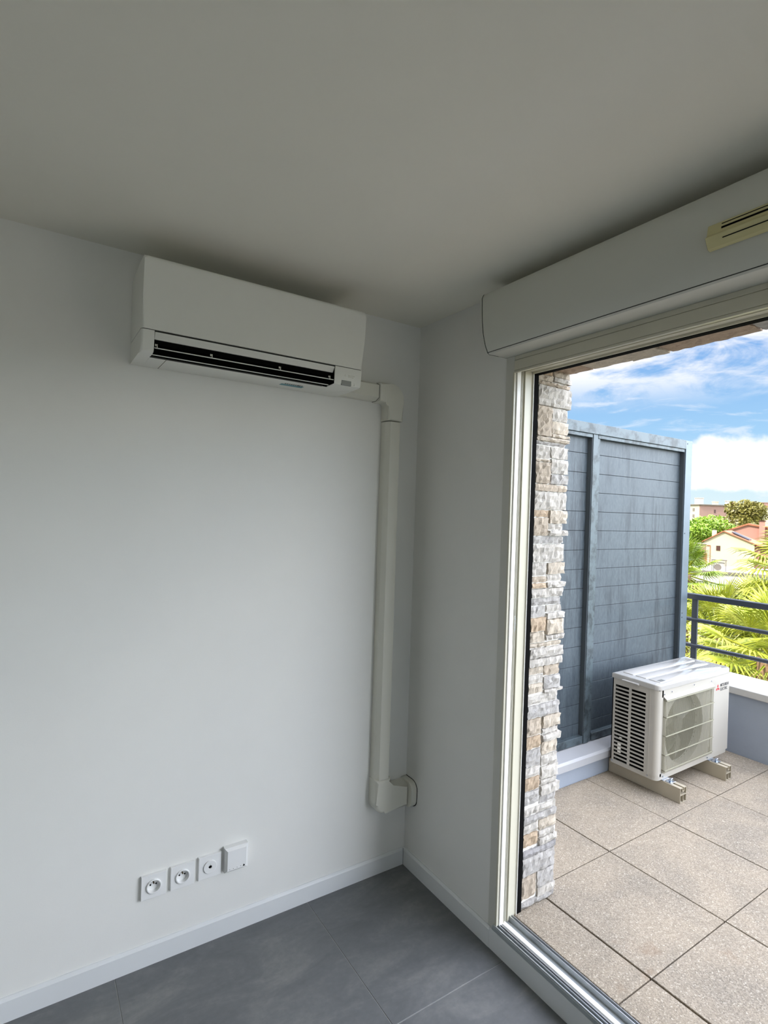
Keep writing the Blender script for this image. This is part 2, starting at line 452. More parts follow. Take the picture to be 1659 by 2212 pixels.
vt = thing('air_vent', 'yellowed slotted air vent mounted on the shutter box front', 'air vent', (-.14, -1.5, 2.30))
bm = bmesh.new()
prism(bm, [(-.138, 2.362), (-.1455, 2.3605), (-.150, 2.334), (-.158, 2.3285), (-.1435, 2.3035), (-.132, 2.3015)], 'y', -1.362, -1.80, bev=.0012, seg=1)
obj('vent_body', bm, vent_m, vt)
bm = bmesh.new()
prism(bm, [(-.1462, 2.3555), (-.1470, 2.3555), (-.1473, 2.3535), (-.1465, 2.3535)], 'y', -1.395, -1.76)
prism(bm, [(-.1475, 2.3470), (-.1485, 2.3470), (-.1493, 2.3420), (-.1483, 2.3420)], 'y', -1.395, -1.76)
prism(bm, [(-.1520, 2.3190), (-.1532, 2.3186), (-.1520, 2.3166), (-.1510, 2.3170)], 'y', -1.400, -1.76)
obj('vent_slot', bm, black, vt)

# ------------------------------------------------------------------ indoor air conditioner
AX0, AX1 = -1.235, -.435
ac = thing('indoor_air_conditioner', 'white wall mounted air conditioner with open outlet flap under the ceiling', 'air conditioner', ((AX0+AX1)/2, 0, 2.117))
def acfront(z): return -.213-(z-2.188)*(.022/.2)
bm = bmesh.new()
prof = [(-.001, 2.189), (acfront(2.189), 2.189), (acfront(2.30), 2.30), (-.2335, 2.385)] + [(-.2215+.012*math.cos(math.radians(a)) * -1, 2.399+.012*math.sin(math.radians(a))) for a in (0, 20, 45, 70, 90)] + [(-.15, 2.4125), (-.02, 2.405), (-.001, 2.395)]
s = bmesh.new()
prism(s, prof, 'x', AX0, AX1)
es = [e for e in s.edges if abs(e.verts[0].co.x-e.verts[1].co.x) < 1e-6 and all(v.co.y < -.2 for v in e.verts)]
bmesh.ops.bevel(s, geom=es, offset=.011, segments=4, affect='EDGES', profile=.5)
merge(bm, s)
obj('front_panel', bm, white_pl, ac, smooth=True)
obj('seam', B(AX0+.004, AX1-.004, -.207, -.002, 2.184, 2.191), dark_gap, ac)
OX0, OX1 = -1.196, -.552
bm = bmesh.new()
low = [(-.001, 2.117), (-.001, 2.1865), (acfront(2.1865)+.001, 2.1865), (-.2055, 2.128), (-.2015, 2.1215), (-.190, 2.1185)]
for a, b, fl in ((AX0, OX0, 0), (OX1, AX1, 1)):
    s = bmesh.new(); prism(s, low, 'x', a, b)
    xx = AX0 if fl == 0 else AX1
    es = [e for e in s.edges if all(abs(v.co.x-xx) < 1e-6 for v in e.verts) and all(v.co.y < -.18 for v in e.verts)]
    bmesh.ops.bevel(s, geom=es, offset=.008 if fl == 0 else .003, segments=3, affect='EDGES', profile=.5)
    merge(bm, s)
box(bm, OX0, OX1, -.142, -.001, 2.117, 2.186)
obj('housing', bm, white_pl, ac, smooth=True)
obj('housing_joint', B(-1.146, -1.1445, -.140, -.002, 2.1166, 2.118), dark_gap, ac)
# upper recessed lip above the outlet
bm = bmesh.new(); prism(bm, [(-.208, 2.184), (-.2105, 2.183), (-.2080, 2.177), (-.198, 2.1625), (-.188, 2.1640), (-.188, 2.184)], 'x', OX0+.002, OX1-.0035)
obj('outlet_lip', bm, white_pl, ac)
bm = bmesh.new()
box(bm, OX0, OX1, -.188, -.1415, 2.150, 2.184)
box(bm, OX0, OX1, -.1445, -.1418, 2.118, 2.184)
box(bm, OX0, OX0+.0008, -.2045, -.142, 2.121, 2.18); box(bm, OX1-.0008, OX1, -.2045, -.142, 2.121, 2.18)
obj('air_outlet', bm, black, ac)
# two vanes
def vane(y, z, w, tilt, x0, x1):
    s = bmesh.new(); box(s, x0, x1, -w/2, w/2, -.0015, .0015, .001, 1)
    bm = bmesh.new(); merge(bm, s, Matrix.Translation((0, y, z)) @ Matrix.Rotation(tilt, 4, 'X')); return bm
v1 = obj('vane', vane(-.197, 2.1360, .015, math.radians(16), OX0+.003, OX1-.002), white_pl, ac)
v2 = obj('vane', vane(-.168, 2.1205, .022, math.radians(14), OX0+.0015, OX1-.01), white_pl, ac)
for x in (OX0+.012, -1.01, -.765, OX1-.012):
    h = bmesh.new(); box(h, x-.0012, x+.0012, -.194, -.190, 2.138, 2.150, .0005, 1); box(h, x-.006, x+.0012, -.194, -.190, 2.146, 2.148)
    tube(h, (x-.0048, -.192, 2.150), (x-.0048, -.192, 2.143), .0015, 8)
    obj('vane_bracket', h, logo_pale, v1)
obj('vane_gap', B(OX0-.001, -.575, -.156, -.1440, 2.1163, 2.1180), dark_gap, ac)
def onfront(x, z, off=.0006): return Vector((x, -.2045-(z-2.12)*.105-off, z))
lg = bmesh.new(); d = diamonds(-.5065, -.2098, 2.1560, .0062); merge(lg, d)
obj('logo_mark', lg, logo_pale, ac)
for body, z in (('MITSUBISHI', 2.1572), ('ELECTRIC', 2.1510)):
    text_mesh(body, .0058, Matrix.Translation((-.4945, -.2093, z)) @ Matrix.Rotation(PI/2, 4, 'X'), 'brand_lettering', logo_pale, ac)
obj('receiver_window', B(-.5210, -.4790, -.2078, -.2000, 2.1200, 2.1385, .0006, 1), grey_pl, ac)
for z in (2.1255, 2.1315): obj('indicator_light', B(-.4655, -.4620, -.2073, -.204, z-.0016, z+.0016, .0004, 1), logo_pale, ac)
bm = bmesh.new(); box(bm, -.715, -.622, -.085, -.060, 2.1163, 2.1171)
obj('energy_sticker', bm, teal, ac)
bm = bmesh.new()
for k in range(9): box(bm, -.705+k*.0085, -.705+k*.0085+.005, -.098, -.090, 2.1162, 2.1171)
box(bm, -.652, -.640, -.094, -.086, 2.1161, 2.1171)
obj('sticker_print', bm, logo_dark, ac)

# ------------------------------------------------------------------ conduit
cn = thing('pipe_conduit', 'ivory plastic pipe trunking running from the indoor air conditioner down beside the corner', 'pipe cover', (-.165, -.0005, .30))
VX0, VX1 = -.203, -.129; D = .060
def chan(a0, a1, w0, w1, axis, d=D):
    bm = bmesh.new()
    pr = [(w0, -.0005), (w0, -d*.55), (w0+.012, -d), (w1-.012, -d), (w1, -d*.6), (w1, -.0005)]
    if axis == 'z': prism(bm, [(p[0], p[1]) for p in pr], 'z', a0, a1)      # (x,y)
    else: prism(bm, [(p[1], p[0]) for p in pr], 'x', a0, a1)                # (y,z)
    return bm
obj('cover_channel', chan(-.4345, -.256, 2.120, 2.197, 'x'), conduit_pl, cn)
obj('cover_channel', chan(.452, 2.035, VX0, VX1, 'z'), conduit_pl, cn)
def elbow_plate(outline, d, bev):
    bm = bmesh.new(); s = bmesh.new()
    prism(s, outline, 'y', -.0005, -d)
    es = [e for e in s.edges if all(abs(v.co.y+d) < 1e-6 for v in e.verts)]
    bmesh.ops.bevel(s, geom=es, offset=bev, segments=5, affect='EDGES', profile=.5)
    merge(bm, s); return bm
e = .0025
out = [(-.254, 2.1195-e)] + arc(-.2215, 2.1010, .0160, 90, 0, 8) + [(VX0-e, 2.040), (VX1+e, 2.040)] + arc(VX1+e-.066, 2.197+e-.066, .066, 0, 90, 16) + [(-.254, 2.197+e)]
obj('elbow', elbow_plate(out, D+.003, .010), conduit_pl, cn, smooth=True)
out = [(VX0-e, .452), (VX1+e, .452), (VX1+e, .403), (-.03, .403), (-.03, .300)] + arc(VX0-e+.05, .350, .050, 270, 180, 8)
obj('elbow', elbow_plate(out, D+.003, .012), conduit_pl, cn, smooth=True)
bm = bmesh.new(); prism(bm, [(-.0005, .2905), (-.045, .2905)] + arc(-.050, .3305, .038, 270, 180, 6)[:-1] + [(-.088, .366)] + arc(-.050, .372, .038, 180, 90, 6)[1:] + [(-.0005, .410)], 'x', -.001, -.030, bev=.002, seg=2)
fl = obj('wall_flange', bm, conduit_pl, cn)
obj('joint', chan(-.2560, -.2545, 2.1190, 2.1980, 'x', .0607), dark_gap, cn)
bm = bmesh.new(); prism(bm, [(-.0005, .2885), (-.046, .2885)] + arc(-.051, .3285, .0395, 270, 180, 6)[:-1] + arc(-.051, .372, .0395, 180, 90, 6) + [(-.0005, .412)], 'x', -.0002, -.0012)
obj('joint', bm, dark_gap, cn)

# ------------------------------------------------------------------ sockets
def hole_plate(cx, cz, w, h, r, y0, y1, n=32):
    """plate with a round hole; front at y1"""
    bm = bmesh.new(); sq = []; ci = []
    for k in range(n):
        t = 2*PI*k/n; c, s_ = math.cos(t), math.sin(t); m = max(abs(c), abs(s_))
        sq.append((cx+c/m*w/2, cz+s_/m*h/2)); ci.append((cx+c*r, cz+s_*r))
    def ring(pts, y): return [bm.verts.new((x, y, z)) for x, z in pts]
    b0 = ring(sq, y0); f0 = ring(sq, y1+.0012); f1 = ring([(cx+(x-cx)*.975, cz+(z-cz)*.975) for x, z in sq], y1); f2 = ring(ci, y1); f3 = ring(ci, y0)
    for a, b in ((b0, f0), (f0, f1), (f1, f2), (f2, f3)):
        for k in range(n): bm.faces.new([a[k], a[(k+1) % n], b[(k+1) % n], b[k]])
    return bm
def disc(bm, x, y, z, r, n=16, t=.0006): tube(bm, (x, y, z), (x, y-t, z), r, n)
def power_socket(cx, cz, label):
    t = thing('power_socket', label, 'power socket', (cx, 0, cz), 'round earthed power sockets')
    obj('plate', hole_plate(cx, cz, .084, .084, .0255, -.0002, -.011), sock_pl, t)
    bm = bmesh.new()
    lathe(bm, [(.0255, -.0105), (.0252, -.0150), (.0235, -.0160), (.0215, -.0158), (.0205, -.0145), (.0200, -.0015), (.0001, -.0015)], (cx, 0, cz), 'y', 36)
    obj('socket_cup', bm, sock_pl, t, smooth=True)
    bm = bmesh.new()
    disc(bm, cx-.0095, -.0014, cz+.001, .0030); disc(bm, cx+.0095, -.0014, cz+.001, .0030)
    obj('pin_hole', bm, black, t)
    bm = bmesh.new(); tube(bm, (cx, -.0012, cz+.0105), (cx, -.0125, cz+.0105), .0024, 12)
    obj('earth_pin', bm, pin_m, t)
    return t
power_socket(-1.106, .280, 'earthed power socket at the left end of the outlet row')
power_socket(-1.007, .2815, 'earthed power socket beside the cable outlet')
tv = thing('cable_outlet', 'square outlet plate with small black hole in round insert', 'wall outlet', (-.908, 0, .284))
obj('plate', hole_plate(-.908, .284, .084, .084, .0245, -.0002, -.011), sock_pl, tv)
bm = bmesh.new(); lathe(bm, [(.0245, -.0105), (.0243, -.0142), (.0232, -.0150), (.0070, -.0150), (.0062, -.0144), (.0060, -.010)], (-.908, 0, .284), 'y', 36)
obj('round_insert', bm, sock_pl, tv, smooth=True)
bm = bmesh.new(); disc(bm, -.908, -.0102, .284, .0060, 20, .002)
box(bm, -.909, -.907, -.0154, -.0150, .294, .2955)
obj('jack_hole', bm, black, tv)
wb = thing('wall_switch_box', 'white protruding wall box with a row of small dots, right of the outlets', 'wall box', (-.811, 0, .292))
bm = bmesh.new(); cx, cz = -.8115, .2925
s = bmesh.new(); bmesh.ops.create_cube(s, size=1)
for v in s.verts: v.co = Vector((cx+v.co.x*.090, -.0002-(.031)*(v.co.y < 0), cz+v.co.z*.092))
bmesh.ops.bevel(s, geom=[e_ for e_ in s.edges if all(v.co.y < -.01 for v in e_.verts)], offset=.009, segments=1, affect='EDGES'); merge(bm, s)
obj('case', bm, sock_pl, wb)
bm = bmesh.new()
for k in range(4): disc(bm, -.8390+k*.0142, -.0311, .2600+k*.0006, .0012, 10)
obj('indicator_dot', bm, logo_dark, wb)
bm = bmesh.new(); prism(bm, [(-.7885, .2585), (-.7795, .2585), (-.7840, .2670)], 'y', -.0311, -.0318)
obj('triangle_mark', bm, black, wb)

# ------------------------------------------------------------------ stone cladding of the terrace door reveal
def zr(px): return 2.222-(px-806)*.001890
L_, R_, F_ = 'L', 'R', 'F'
O, C, G, K, N_, Wt = srgb(184, 163, 138), srgb(194, 182, 165), srgb(172, 168, 163), srgb(154, 151, 150), srgb(182, 168, 150), srgb(190, 184, 175)
rows = [ # column, top px, bottom px, tint, protrusion mm
 (L_, 797, 821, O, 4), (R_, 797, 821, C, 6), (R_, 821, 832, Wt, 12), (L_, 821, 834, C, 4), (F_, 833, 842, N_, 8), (F_, 842, 885, Wt, 13),
 (L_, 885, 948, N_, 8), (R_, 885, 913, Wt, 4), (R_, 913, 940, C, 8), (F_, 948, 958, C, 13), (R_, 940, 948, C, 13), (F_, 958, 966, G, -2),
 (L_, 966, 994, Wt, 2), (R_, 966, 992, Wt, 6), (L_, 994, 1001, C, 4), (L_, 1001, 1046, N_, 8), (R_, 992, 1024, Wt, 8), (R_, 1024, 1046, G, 9),
 (F_, 1046, 1062, N_, 5), (F_, 1062, 1100, Wt, 6), (L_, 1100, 1116, O, 2), (L_, 1116, 1155, N_, 6), (R_, 1100, 1129, C, 8), (R_, 1129, 1142, Wt, 0), (R_, 1142, 1155, Wt, 13),
 (F_, 1155, 1171, G, 2), (F_, 1171, 1210, Wt, 4), (L_, 1210, 1238, Wt, 3), (R_, 1210, 1236, C, 8), (L_, 1238, 1252, N_, 2), (L_, 1252, 1264, O, 5), (R_, 1236, 1251, Wt, -2), (R_, 1251, 1264, Wt, 11),
 (F_, 1264, 1284, Wt, 6), (F_, 1284, 1300, G, -2), (L_, 1300, 1324, G, 3), (R_, 1300, 1316, Wt, 3), (R_, 1316, 1330, Wt, 14), (L_, 1324, 1354, O, 7), (R_, 1330, 1363, C, 12),
 (L_, 1354, 1377, C, 2), (R_, 1363, 1375, Wt, 14), (F_, 1377, 1388, C, 4), (F_, 1388, 1409, Wt, 11), (F_, 1409, 1427, Wt, 11), (L_, 1427, 1443, C, -2), (R_, 1427, 1450, N_, 1),
 (L_, 1443, 1461, Wt, 4), (L_, 1461, 1482, C, 3), (R_, 1450, 1478, G, 8), (R_, 1478, 1486, Wt, 14), (F_, 1486, 1506, Wt, 0), (F_, 1506, 1534, G, 8), (L_, 1534, 1570, N_, 3), (R_, 1534, 1560, C, 8),
 (L_, 1570, 1598, O, 0), (R_, 1560, 1573, Wt, 3), (R_, 1573, 1588, Wt, 14), (L_, 1598, 1634, G, 2), (R_, 1588, 1616, C, 4), (R_, 1616, 1640, Wt, 6), (L_, 1634, 1656, Wt, 2), (R_, 1640, 1668, Wt, 8),
 (L_, 1656, 1684, O, 2), (R_, 1668, 1680, Wt, 3), (R_, 1680, 1702, Wt, 14), (L_, 1684, 1712, G, 3), (R_, 1702, 1720, G, 2), (F_, 1720, 1736, Wt, 4), (F_, 1736, 1752, G, 9),
 (L_, 1752, 1772, Wt, 5), (R_, 1752, 1775, C, 8), (L_, 1772, 1800, O, 1), (R_, 1775, 1790, Wt, 5), (R_, 1790, 1806, Wt, 13), (F_, 1806, 1821, K, 6), (F_, 1821, 1860, G, 6),
 (L_, 1860, 1908, N_, 1), (R_, 1860, 1895, G, 6), (R_, 1895, 1914, Wt, 13), (F_, 1912, 1927, G, 9)]
def rough_block(bm, lay, x0, x1, y0, y1, z0, z1, tint, amp=.0046, cell=.014):
    """a split stone: gridded box, all faces roughened"""
    s = bmesh.new(); nx = max(2, round((x1-x0)/cell)); ny = max(2, round((y1-y0)/cell)); nz = max(2, round((z1-z0)/cell))
    V = {}
    cx, cy, cz = (x0+x1)/2, (y0+y1)/2, (z0+z1)/2
    def vert(i, j, k):
        key = (i, j, k)
        if key not in V:
            x = x0+(x1-x0)*i/nx; y = y0+(y1-y0)*j/ny; z = z0+(z1-z0)*k/nz
            edge = (i in (0, nx))+(j in (0, ny))+(k in (0, nz))
            a = amp*(1 if edge == 1 else .55)
            x += random.uniform(-a, a); y += random.uniform(-a, a); z += random.uniform(-a, a)*.5
            if edge >= 2:
                x += (cx-x)/abs(cx-x+1e-9)*.0018; y += (cy-y)/abs(cy-y+1e-9)*.0025
                z += (cz-z)/abs(cz-z+1e-9)*.0010
            V[key] = bm.verts.new((x, y, z))
        return V[key]
    fs = []
    for i in range(nx):
        for j in range(ny):
            for k in (0, nz): fs.append([vert(i, j, k), vert(i+1, j, k), vert(i+1, j+1, k), vert(i, j+1, k)])
        for k in range(nz):
            for j in (0, ny): fs.append([vert(i, j, k), vert(i+1, j, k), vert(i+1, j, k+1), vert(i, j, k+1)])
    for j in range(ny):
        for k in range(nz):
            for i in (0, nx): fs.append([vert(i, j, k), vert(i, j+1, k), vert(i, j+1, k+1), vert(i, j, k+1)])
    j_ = random.uniform(.9, 1.06)
    c = tuple(min(1, v*j_) for v in tint[:3])+(1,)
    for q in fs:
        f = bm.faces.new(q)
        for l in f.loops: l[lay] = c
    s.free()
bm = bmesh.new(); lay = bm.loops.layers.float_color.new('tint')
for col_, p0, p1, tint, pm in rows:
    zt, zb = zr(p0)-.0012, max(zr(p1)+.0012, TZ+.003)
    if zt-zb < .006: continue
    jx = .212+random.uniform(-.012, .012) if col_ != F_ else 0
    xr = .305+pm*.0014+random.uniform(-.003, .004)
    yf = JY-.002-pm*.0006+random.uniform(-.002, .002)
    x0, x1 = {'L': (.126, .2125), 'R': (.2150, xr), 'F': (.126, xr)}[col_]
    if col_ == 'L' and pm < 6: x1 -= .002
    rough_block(bm, lay, x0, x1, yf, JY+.06, zb, zt, tint)
# facade face stones beyond the corner (seen only from outside)
z = TZ+.003
while z < 2.60:
    h = random.choice((.03, .045, .06, .08)); y = JY+.062
    while y < -.06:
        w = random.uniform(.12, .3); y2 = min(y+w, .0)
        rough_block(bm, lay, .29, .315+random.uniform(0, .016), y, y2-.002, z, z+h-.002, random.choice((C, G, Wt, Wt, N_, O)), cell=.03)
        y = y2
    z += h
# lintel stones: underside and outer face
y = JY+.05
while y > DY:
    w = random.uniform(.12, .30); t_ = random.choice((N_, C, G, srgb(170, 148, 128)))
    x = .126
    for xe in (.215+random.uniform(-.03, .03), .315+random.uniform(0, .014)):
        rough_block(bm, lay, x, xe, y-w+.002, y, 2.218+random.uniform(-.006, .004), 2.30, t_, cell=.02)
        x = xe+.002; t_ = random.choice((N_, C, G, srgb(176, 154, 134)))
    for zz_ in (2.30, 2.36, 2.43):
        rough_block(bm, lay, .25, .318+random.uniform(0, .015), y-w+.002, y, zz_+.002, zz_+.06, random.choice((C, G, Wt, N_)), cell=.03)
    y -= w
stone = struct('wall_stone_reveal', bm, stone_m, 'split limestone cladding beside and above the terrace door')
struct('wall_stone_backing', B(.117, .285, JY+.03, .0, .0, 2.30), dark_gap)
bpy.data.objects['wall_stone_backing'].parent = stone; del bpy.data.objects['wall_stone_backing']['kind']; bpy.data.objects['wall_stone_backing'].name = 'mortar_backing'

# ------------------------------------------------------------------ terrace
struct('terrace_base', B(.09, 2.75, -6, 1.5, -.25, TZ-.03), dark_gap)
bm = bmesh.new()
xs = [.088, .273, .773, 1.273, 1.773, 2.273, 2.466]
ys = [-.049-.5*k for k in range(12)]
for i in range(len(xs)-1):
    for j in range(len(ys)-1):
        g0 = .0040 if i == 1 else .0022; g1 = .0040 if i == 0 else .0022
        box(bm, xs[i]+g0, xs[i+1]-g1, ys[j+1]+.0022, ys[j]-.0022, TZ-.035, TZ+random.uniform(-.0008, .0008), .0016, 1)
struct('terrace_floor', bm, slab_m, 'square beige aggregate terrace slabs')
struct('wall_terrace_side', B(.315, 2.75, -.050, .20, -.25, .235), wall_grey, 'low grey terrace wall under the privacy screen')
bm = bmesh.new(); prism(bm, [(-.080, .208), (-.077, .206), (-.077, .250), (-.050, .262), (.19, .262), (.19, .235), (-.074, .235), (-.074, .208)][::-1], 'x', .318, 2.50)
bm.free()
bm = bmesh.new(); prism(bm, [(-.080, .206), (-.081, .246), (-.072, .2585), (.20, .2640), (.20, .236), (-.0505, .236), (-.0505, .206)], 'x', .318, 2.468, bev=.001, seg=1)
struct('trim_1', bm, cap_m, 'pale metal capping on the low side wall')
struct('wall_terrace_front', B(2.468, 2.78, -6, 2.5, -.6, .502), wall_grey, 'grey parapet at the far edge of the terrace')
struct('trim_2', B(2.440, 2.81, -6, 2.5, .502, .548, .004, 2), coping, 'pale coping on the far parapet')
struct('wall_terrace_outer', B(.34, 2.78, -6.2, 2.5, -9, -.26), facade)

# privacy screen
ps = thing('privacy_screen', 'tall weathered blue-grey panel privacy screen on the low wall', 'privacy screen', (1.9, .06, .264))
def post(x0, x1, y0, y1, z0, z1, m=zframe): return obj('post', B(x0, x1, y0, y1, z0, z1, .0015, 1), m, ps)
pl_ = post(2.398, 2.482, .027, .085, .262, 2.213, zpost)
pl_['label'] = 'pale galvanised end post'
bm = bmesh.new(); box(bm, 1.352, 1.398, .030, .075, .264, 2.150, .0015, 1)
box(bm, 1.402, 1.430, .038, .075, .264, 2.150, .001, 1)
obj('post', bm, zframe, ps)
post(.34, .39, .030, .075, .264, 2.150)
bm = bmesh.new(); box(bm, .34, 2.396, .024, .085, 2.150, 2.213, .0015, 1)
obj('top_rail', bm, zframe, ps)
bm = bmesh.new(); box(bm, .40, 1.348, .032, .075, 2.128, 2.149, .001, 1); box(bm, 1.404, 2.392, .032, .075, 2.128, 2.149, .001, 1)
obj('top_rail', bm, zframe, ps)
bm = bmesh.new(); box(bm, .40, 1.348, .034, .080, .2645, .310, .002, 1); box(bm, 1.434, 2.394, .034, .080, .2645, .310, .002, 1)
obj('bottom_rail', bm, zframe, ps)
shade_m = mat('shaded jamb grey', srgb(66, 74, 80), .6)  # recess shade put into the colour of the jamb strips
obj('inner_jamb', B(2.392, 2.397, .034, .075, .312, 2.127), shade_m, ps)
obj('inner_jamb', B(1.346, 1.351, .034, .075, .312, 2.127), shade_m, ps)
for (xa, xb) in ((.395, 1.345), (1.410, 2.392)):
    bm = bmesh.new()
    levels = [.306]+[2.032-.118*k for k in range(14, -1, -1)]+[2.135]
    levels = [l for l in levels if l >= .306]
    for a, b in zip(levels, levels[1:]):
        box(bm, xa, xb, .064, .070, a+.0012, b-.0012, .0008, 1)
    obj('panel', bm, zpanel, ps)
    obj('panel_backing', B(xa, xb, .0695, .074, .306, 2.135), duct_m, ps)
for z in (1.88, 1.1, .70):
    for x in (2.3975, 1.3515):
        bm = bmesh.new(); tube(bm, (x-.001-.009, .052, z), (x-.013, .052, z), .0045, 8); obj('screw', bm, rail_steel, ps)
for z in (2.19, 1.55, .98, .95):
    bm = bmesh.new(); tube(bm, (2.418, .0275, z), (2.418, .0255, z), .005, 8); obj('screw', bm, rail_steel, ps)

# railing
rl = thing('balcony_railing', 'dark grey metal railing with three bars on the far parapet', 'railing', (2.6, -1, .548))
obj('handrail', B(2.578, 2.622, -6, 2.4, 1.068, 1.108, .003, 1), rail_steel, rl)
for z in (.918, .728):
    bm = bmesh.new(); tube(bm, (2.6, -6, z), (2.6, 2.4, z), .0145, 14); obj('bar', bm, rail_steel, rl, smooth=True)
for y in (.030, -1.50, -3.03, -4.56, 1.56):
    obj('post', B(2.592, 2.608, y-.020, y+.020, .5485, 1.068, .001, 1), rail_steel, rl)

# ------------------------------------------------------------------ outdoor unit
UX0, UX1, UY0, UY1, UZ0, UZ1 = 1.434, 2.236, -.385, -.100, .190, .722
ou = thing('outdoor_air_conditioner', 'off-white outdoor air conditioner unit standing on two plastic rails', 'air conditioner', ((UX0+UX1)/2, -.24, UZ0))
LZ = UZ1-.028
# base body: walls with open fan hole and louvred side
bm = bmesh.new()
def rcorner(x0, x1, y0, y1, r):
    return arc(x0+r, y0+r, r, 180, 270, 6) + arc(x1-r, y0+r, r, 270, 360, 6) + [(x1, y1), (x0, y1)]
prism(bm, rcorner(UX0+.002, UX1-.002, UY0+.002, UY1, .03), 'z', UZ0, UZ0+.022)
obj('base_pan', bm, unit_m, ou, smooth=True)
# front panel with round fan hole
FX, FZ, FR = 1.715, .440, .205
def square_hole(cx, cz, x0, x1, z0, z1, r, y, n=48):
    b = bmesh.new(); sq, ci = [], []
    for k in range(n):
        t = 2*PI*k/n; c, s_ = math.cos(t), math.sin(t)
        tx = ((x1-cx) if c > 0 else (x0-cx))/c if abs(c) > 1e-6 else 1e9
        tz = ((z1-cz) if s_ > 0 else (z0-cz))/s_ if abs(s_) > 1e-6 else 1e9
        m = min(tx, tz); sq.append((cx+c*m, cz+s_*m)); ci.append((cx+c*r, cz+s_*r))
    a = [b.verts.new((x, y, z)) for x, z in sq]; c_ = [b.verts.new((x, y, z)) for x, z in ci]; d_ = [b.verts.new((x, y+.045, z)) for x, z in ci]
    for k in range(n):
        b.faces.new([a[k], a[(k+1) % n], c_[(k+1) % n], c_[k]]); b.faces.new([c_[k], c_[(k+1) % n], d_[(k+1) % n], d_[k]])
    return b
bm = square_hole(FX, FZ, 1.478, 2.008, .226, .652, FR, UY0+.004)
obj('fan_surround', bm, unit_m, ou, smooth=False)
bm = bmesh.new()
box(bm, 2.008, UX1-.012, UY0, UY0+.01, UZ0+.02, LZ)           # right service panel
box(bm, 1.464, 2.008, UY0, UY0+.01, .652, LZ)
box(bm, 1.464, 2.008, UY0, UY0+.01, UZ0+.02, .226)
box(bm, 1.464, 1.478, UY0, UY0+.01, UZ0+.02, LZ)
pts = arc(UX0+.03, UY0+.03, .03, 180, 270, 8)
inner = [(x+.004, y+.004) for x, y in pts][::-1]
prism(bm, pts+[(UX0+.031, UY0+.008)]+inner[1:]+[(UX0+.004, UY0+.055), (UX0, UY0+.055)], 'z', UZ0+.02, LZ)
pts = arc(UX1-.012, UY0+.012, .012, 270, 360, 5)
prism(bm, pts+[(UX1, UY1), (UX1-.01, UY1), (UX1-.012, UY0+.01)], 'z', UZ0+.02, LZ)
box(bm, UX0, UX1, UY1-.006, UY1, UZ0+.02, LZ)
obj('casing', bm, unit_m, ou, smooth=True)
# left side panel: frame plus slats over a dark interior
bm = bmesh.new(); sy0, sy1 = UY0+.055, UY1
gy = [(-.308, -.220), (-.205, -.118)]
NS = 20; zb, zt = .214, .668; pitch = (zt-zb)/NS
box(bm, UX0, UX0+.004, gy[0][1]-.0, gy[1][0]+.0, UZ0+.02, LZ)
box(bm, UX0, UX0+.004, sy0-.001, gy[0][0], UZ0+.02, LZ)
box(bm, UX0, UX0+.004, gy[1][1], sy1, UZ0+.02, LZ)
for a, b in gy:
    box(bm, UX0, UX0+.004, a, b, UZ0+.02, zb); box(bm, UX0, UX0+.004, a, b, zt, LZ)
    for k in range(NS):
        z = zb+k*pitch
        box(bm, UX0, UX0+.004, a, b, z+pitch*.60, z+pitch)
box(bm, UX0-.002, UX0, -.335, -.330, UZ0+.02, LZ)
obj('side_louvre', bm, unit_m, ou)
for x, y, z in ((UX0-.0005, -.330, .205), (UX0-.0005, -.110, .205)):
    bm = bmesh.new(); tube(bm, (x, y, z), (x-.003, y, z), .0035, 8); obj('screw', bm, zinc, ou)
for x, z in ((1.50, .206), (1.98, .206), (1.485, .668), (1.56, .672), (1.80, .676), (2.0, .668)):
    bm = bmesh.new(); tube(bm, (x, UY0, z), (x, UY0-.003, z), .0035, 8); obj('screw', bm, zinc, ou)
obj('inner_coil', B(UX0+.012, UX1-.02, UY1-.03, UY1-.008, UZ0+.022, LZ-.002), duct_m, ou)
obj('inner_lining', B(UX0+.012, UX0+.016, UY0+.06, UY1-.03, UZ0+.022, LZ-.002), black, ou)
lb = bmesh.new(); box(lb, UX0+.0042, UX0+.010, -.160, -.140, .262, .322); box(lb, UX0+.0042, UX0+.010, -.165, -.150, .345, .355)
obj('inner_label', lb, logo_pale, ou)
# fan
bm = bmesh.new(); tube(bm, (FX, UY0+.040, FZ), (FX, UY0+.10, FZ), .05, 24)
for k in range(3):
    a0 = 2*PI*k/3+.4; prev = None
    for i in range(9):
        a = a0+i*.115; ring = []
        for r in (.045, .10, .15, .193):
            ring.append(bm.verts.new((FX+r*math.cos(a), UY0+.045+.05*i/8*(.6+r*2), FZ+r*math.sin(a))))
        if prev:
            for q in range(3): bm.faces.new([prev[q], prev[q+1], ring[q+1], ring[q]])
        prev = ring
obj('fan', bm, fan_m, ou, smooth=True)
bm = bmesh.new(); lathe(bm, [(.205, .040), (.215, .13)], (FX, UY0, FZ), 'y', 40)
obj('fan_duct', bm, duct_m, ou)
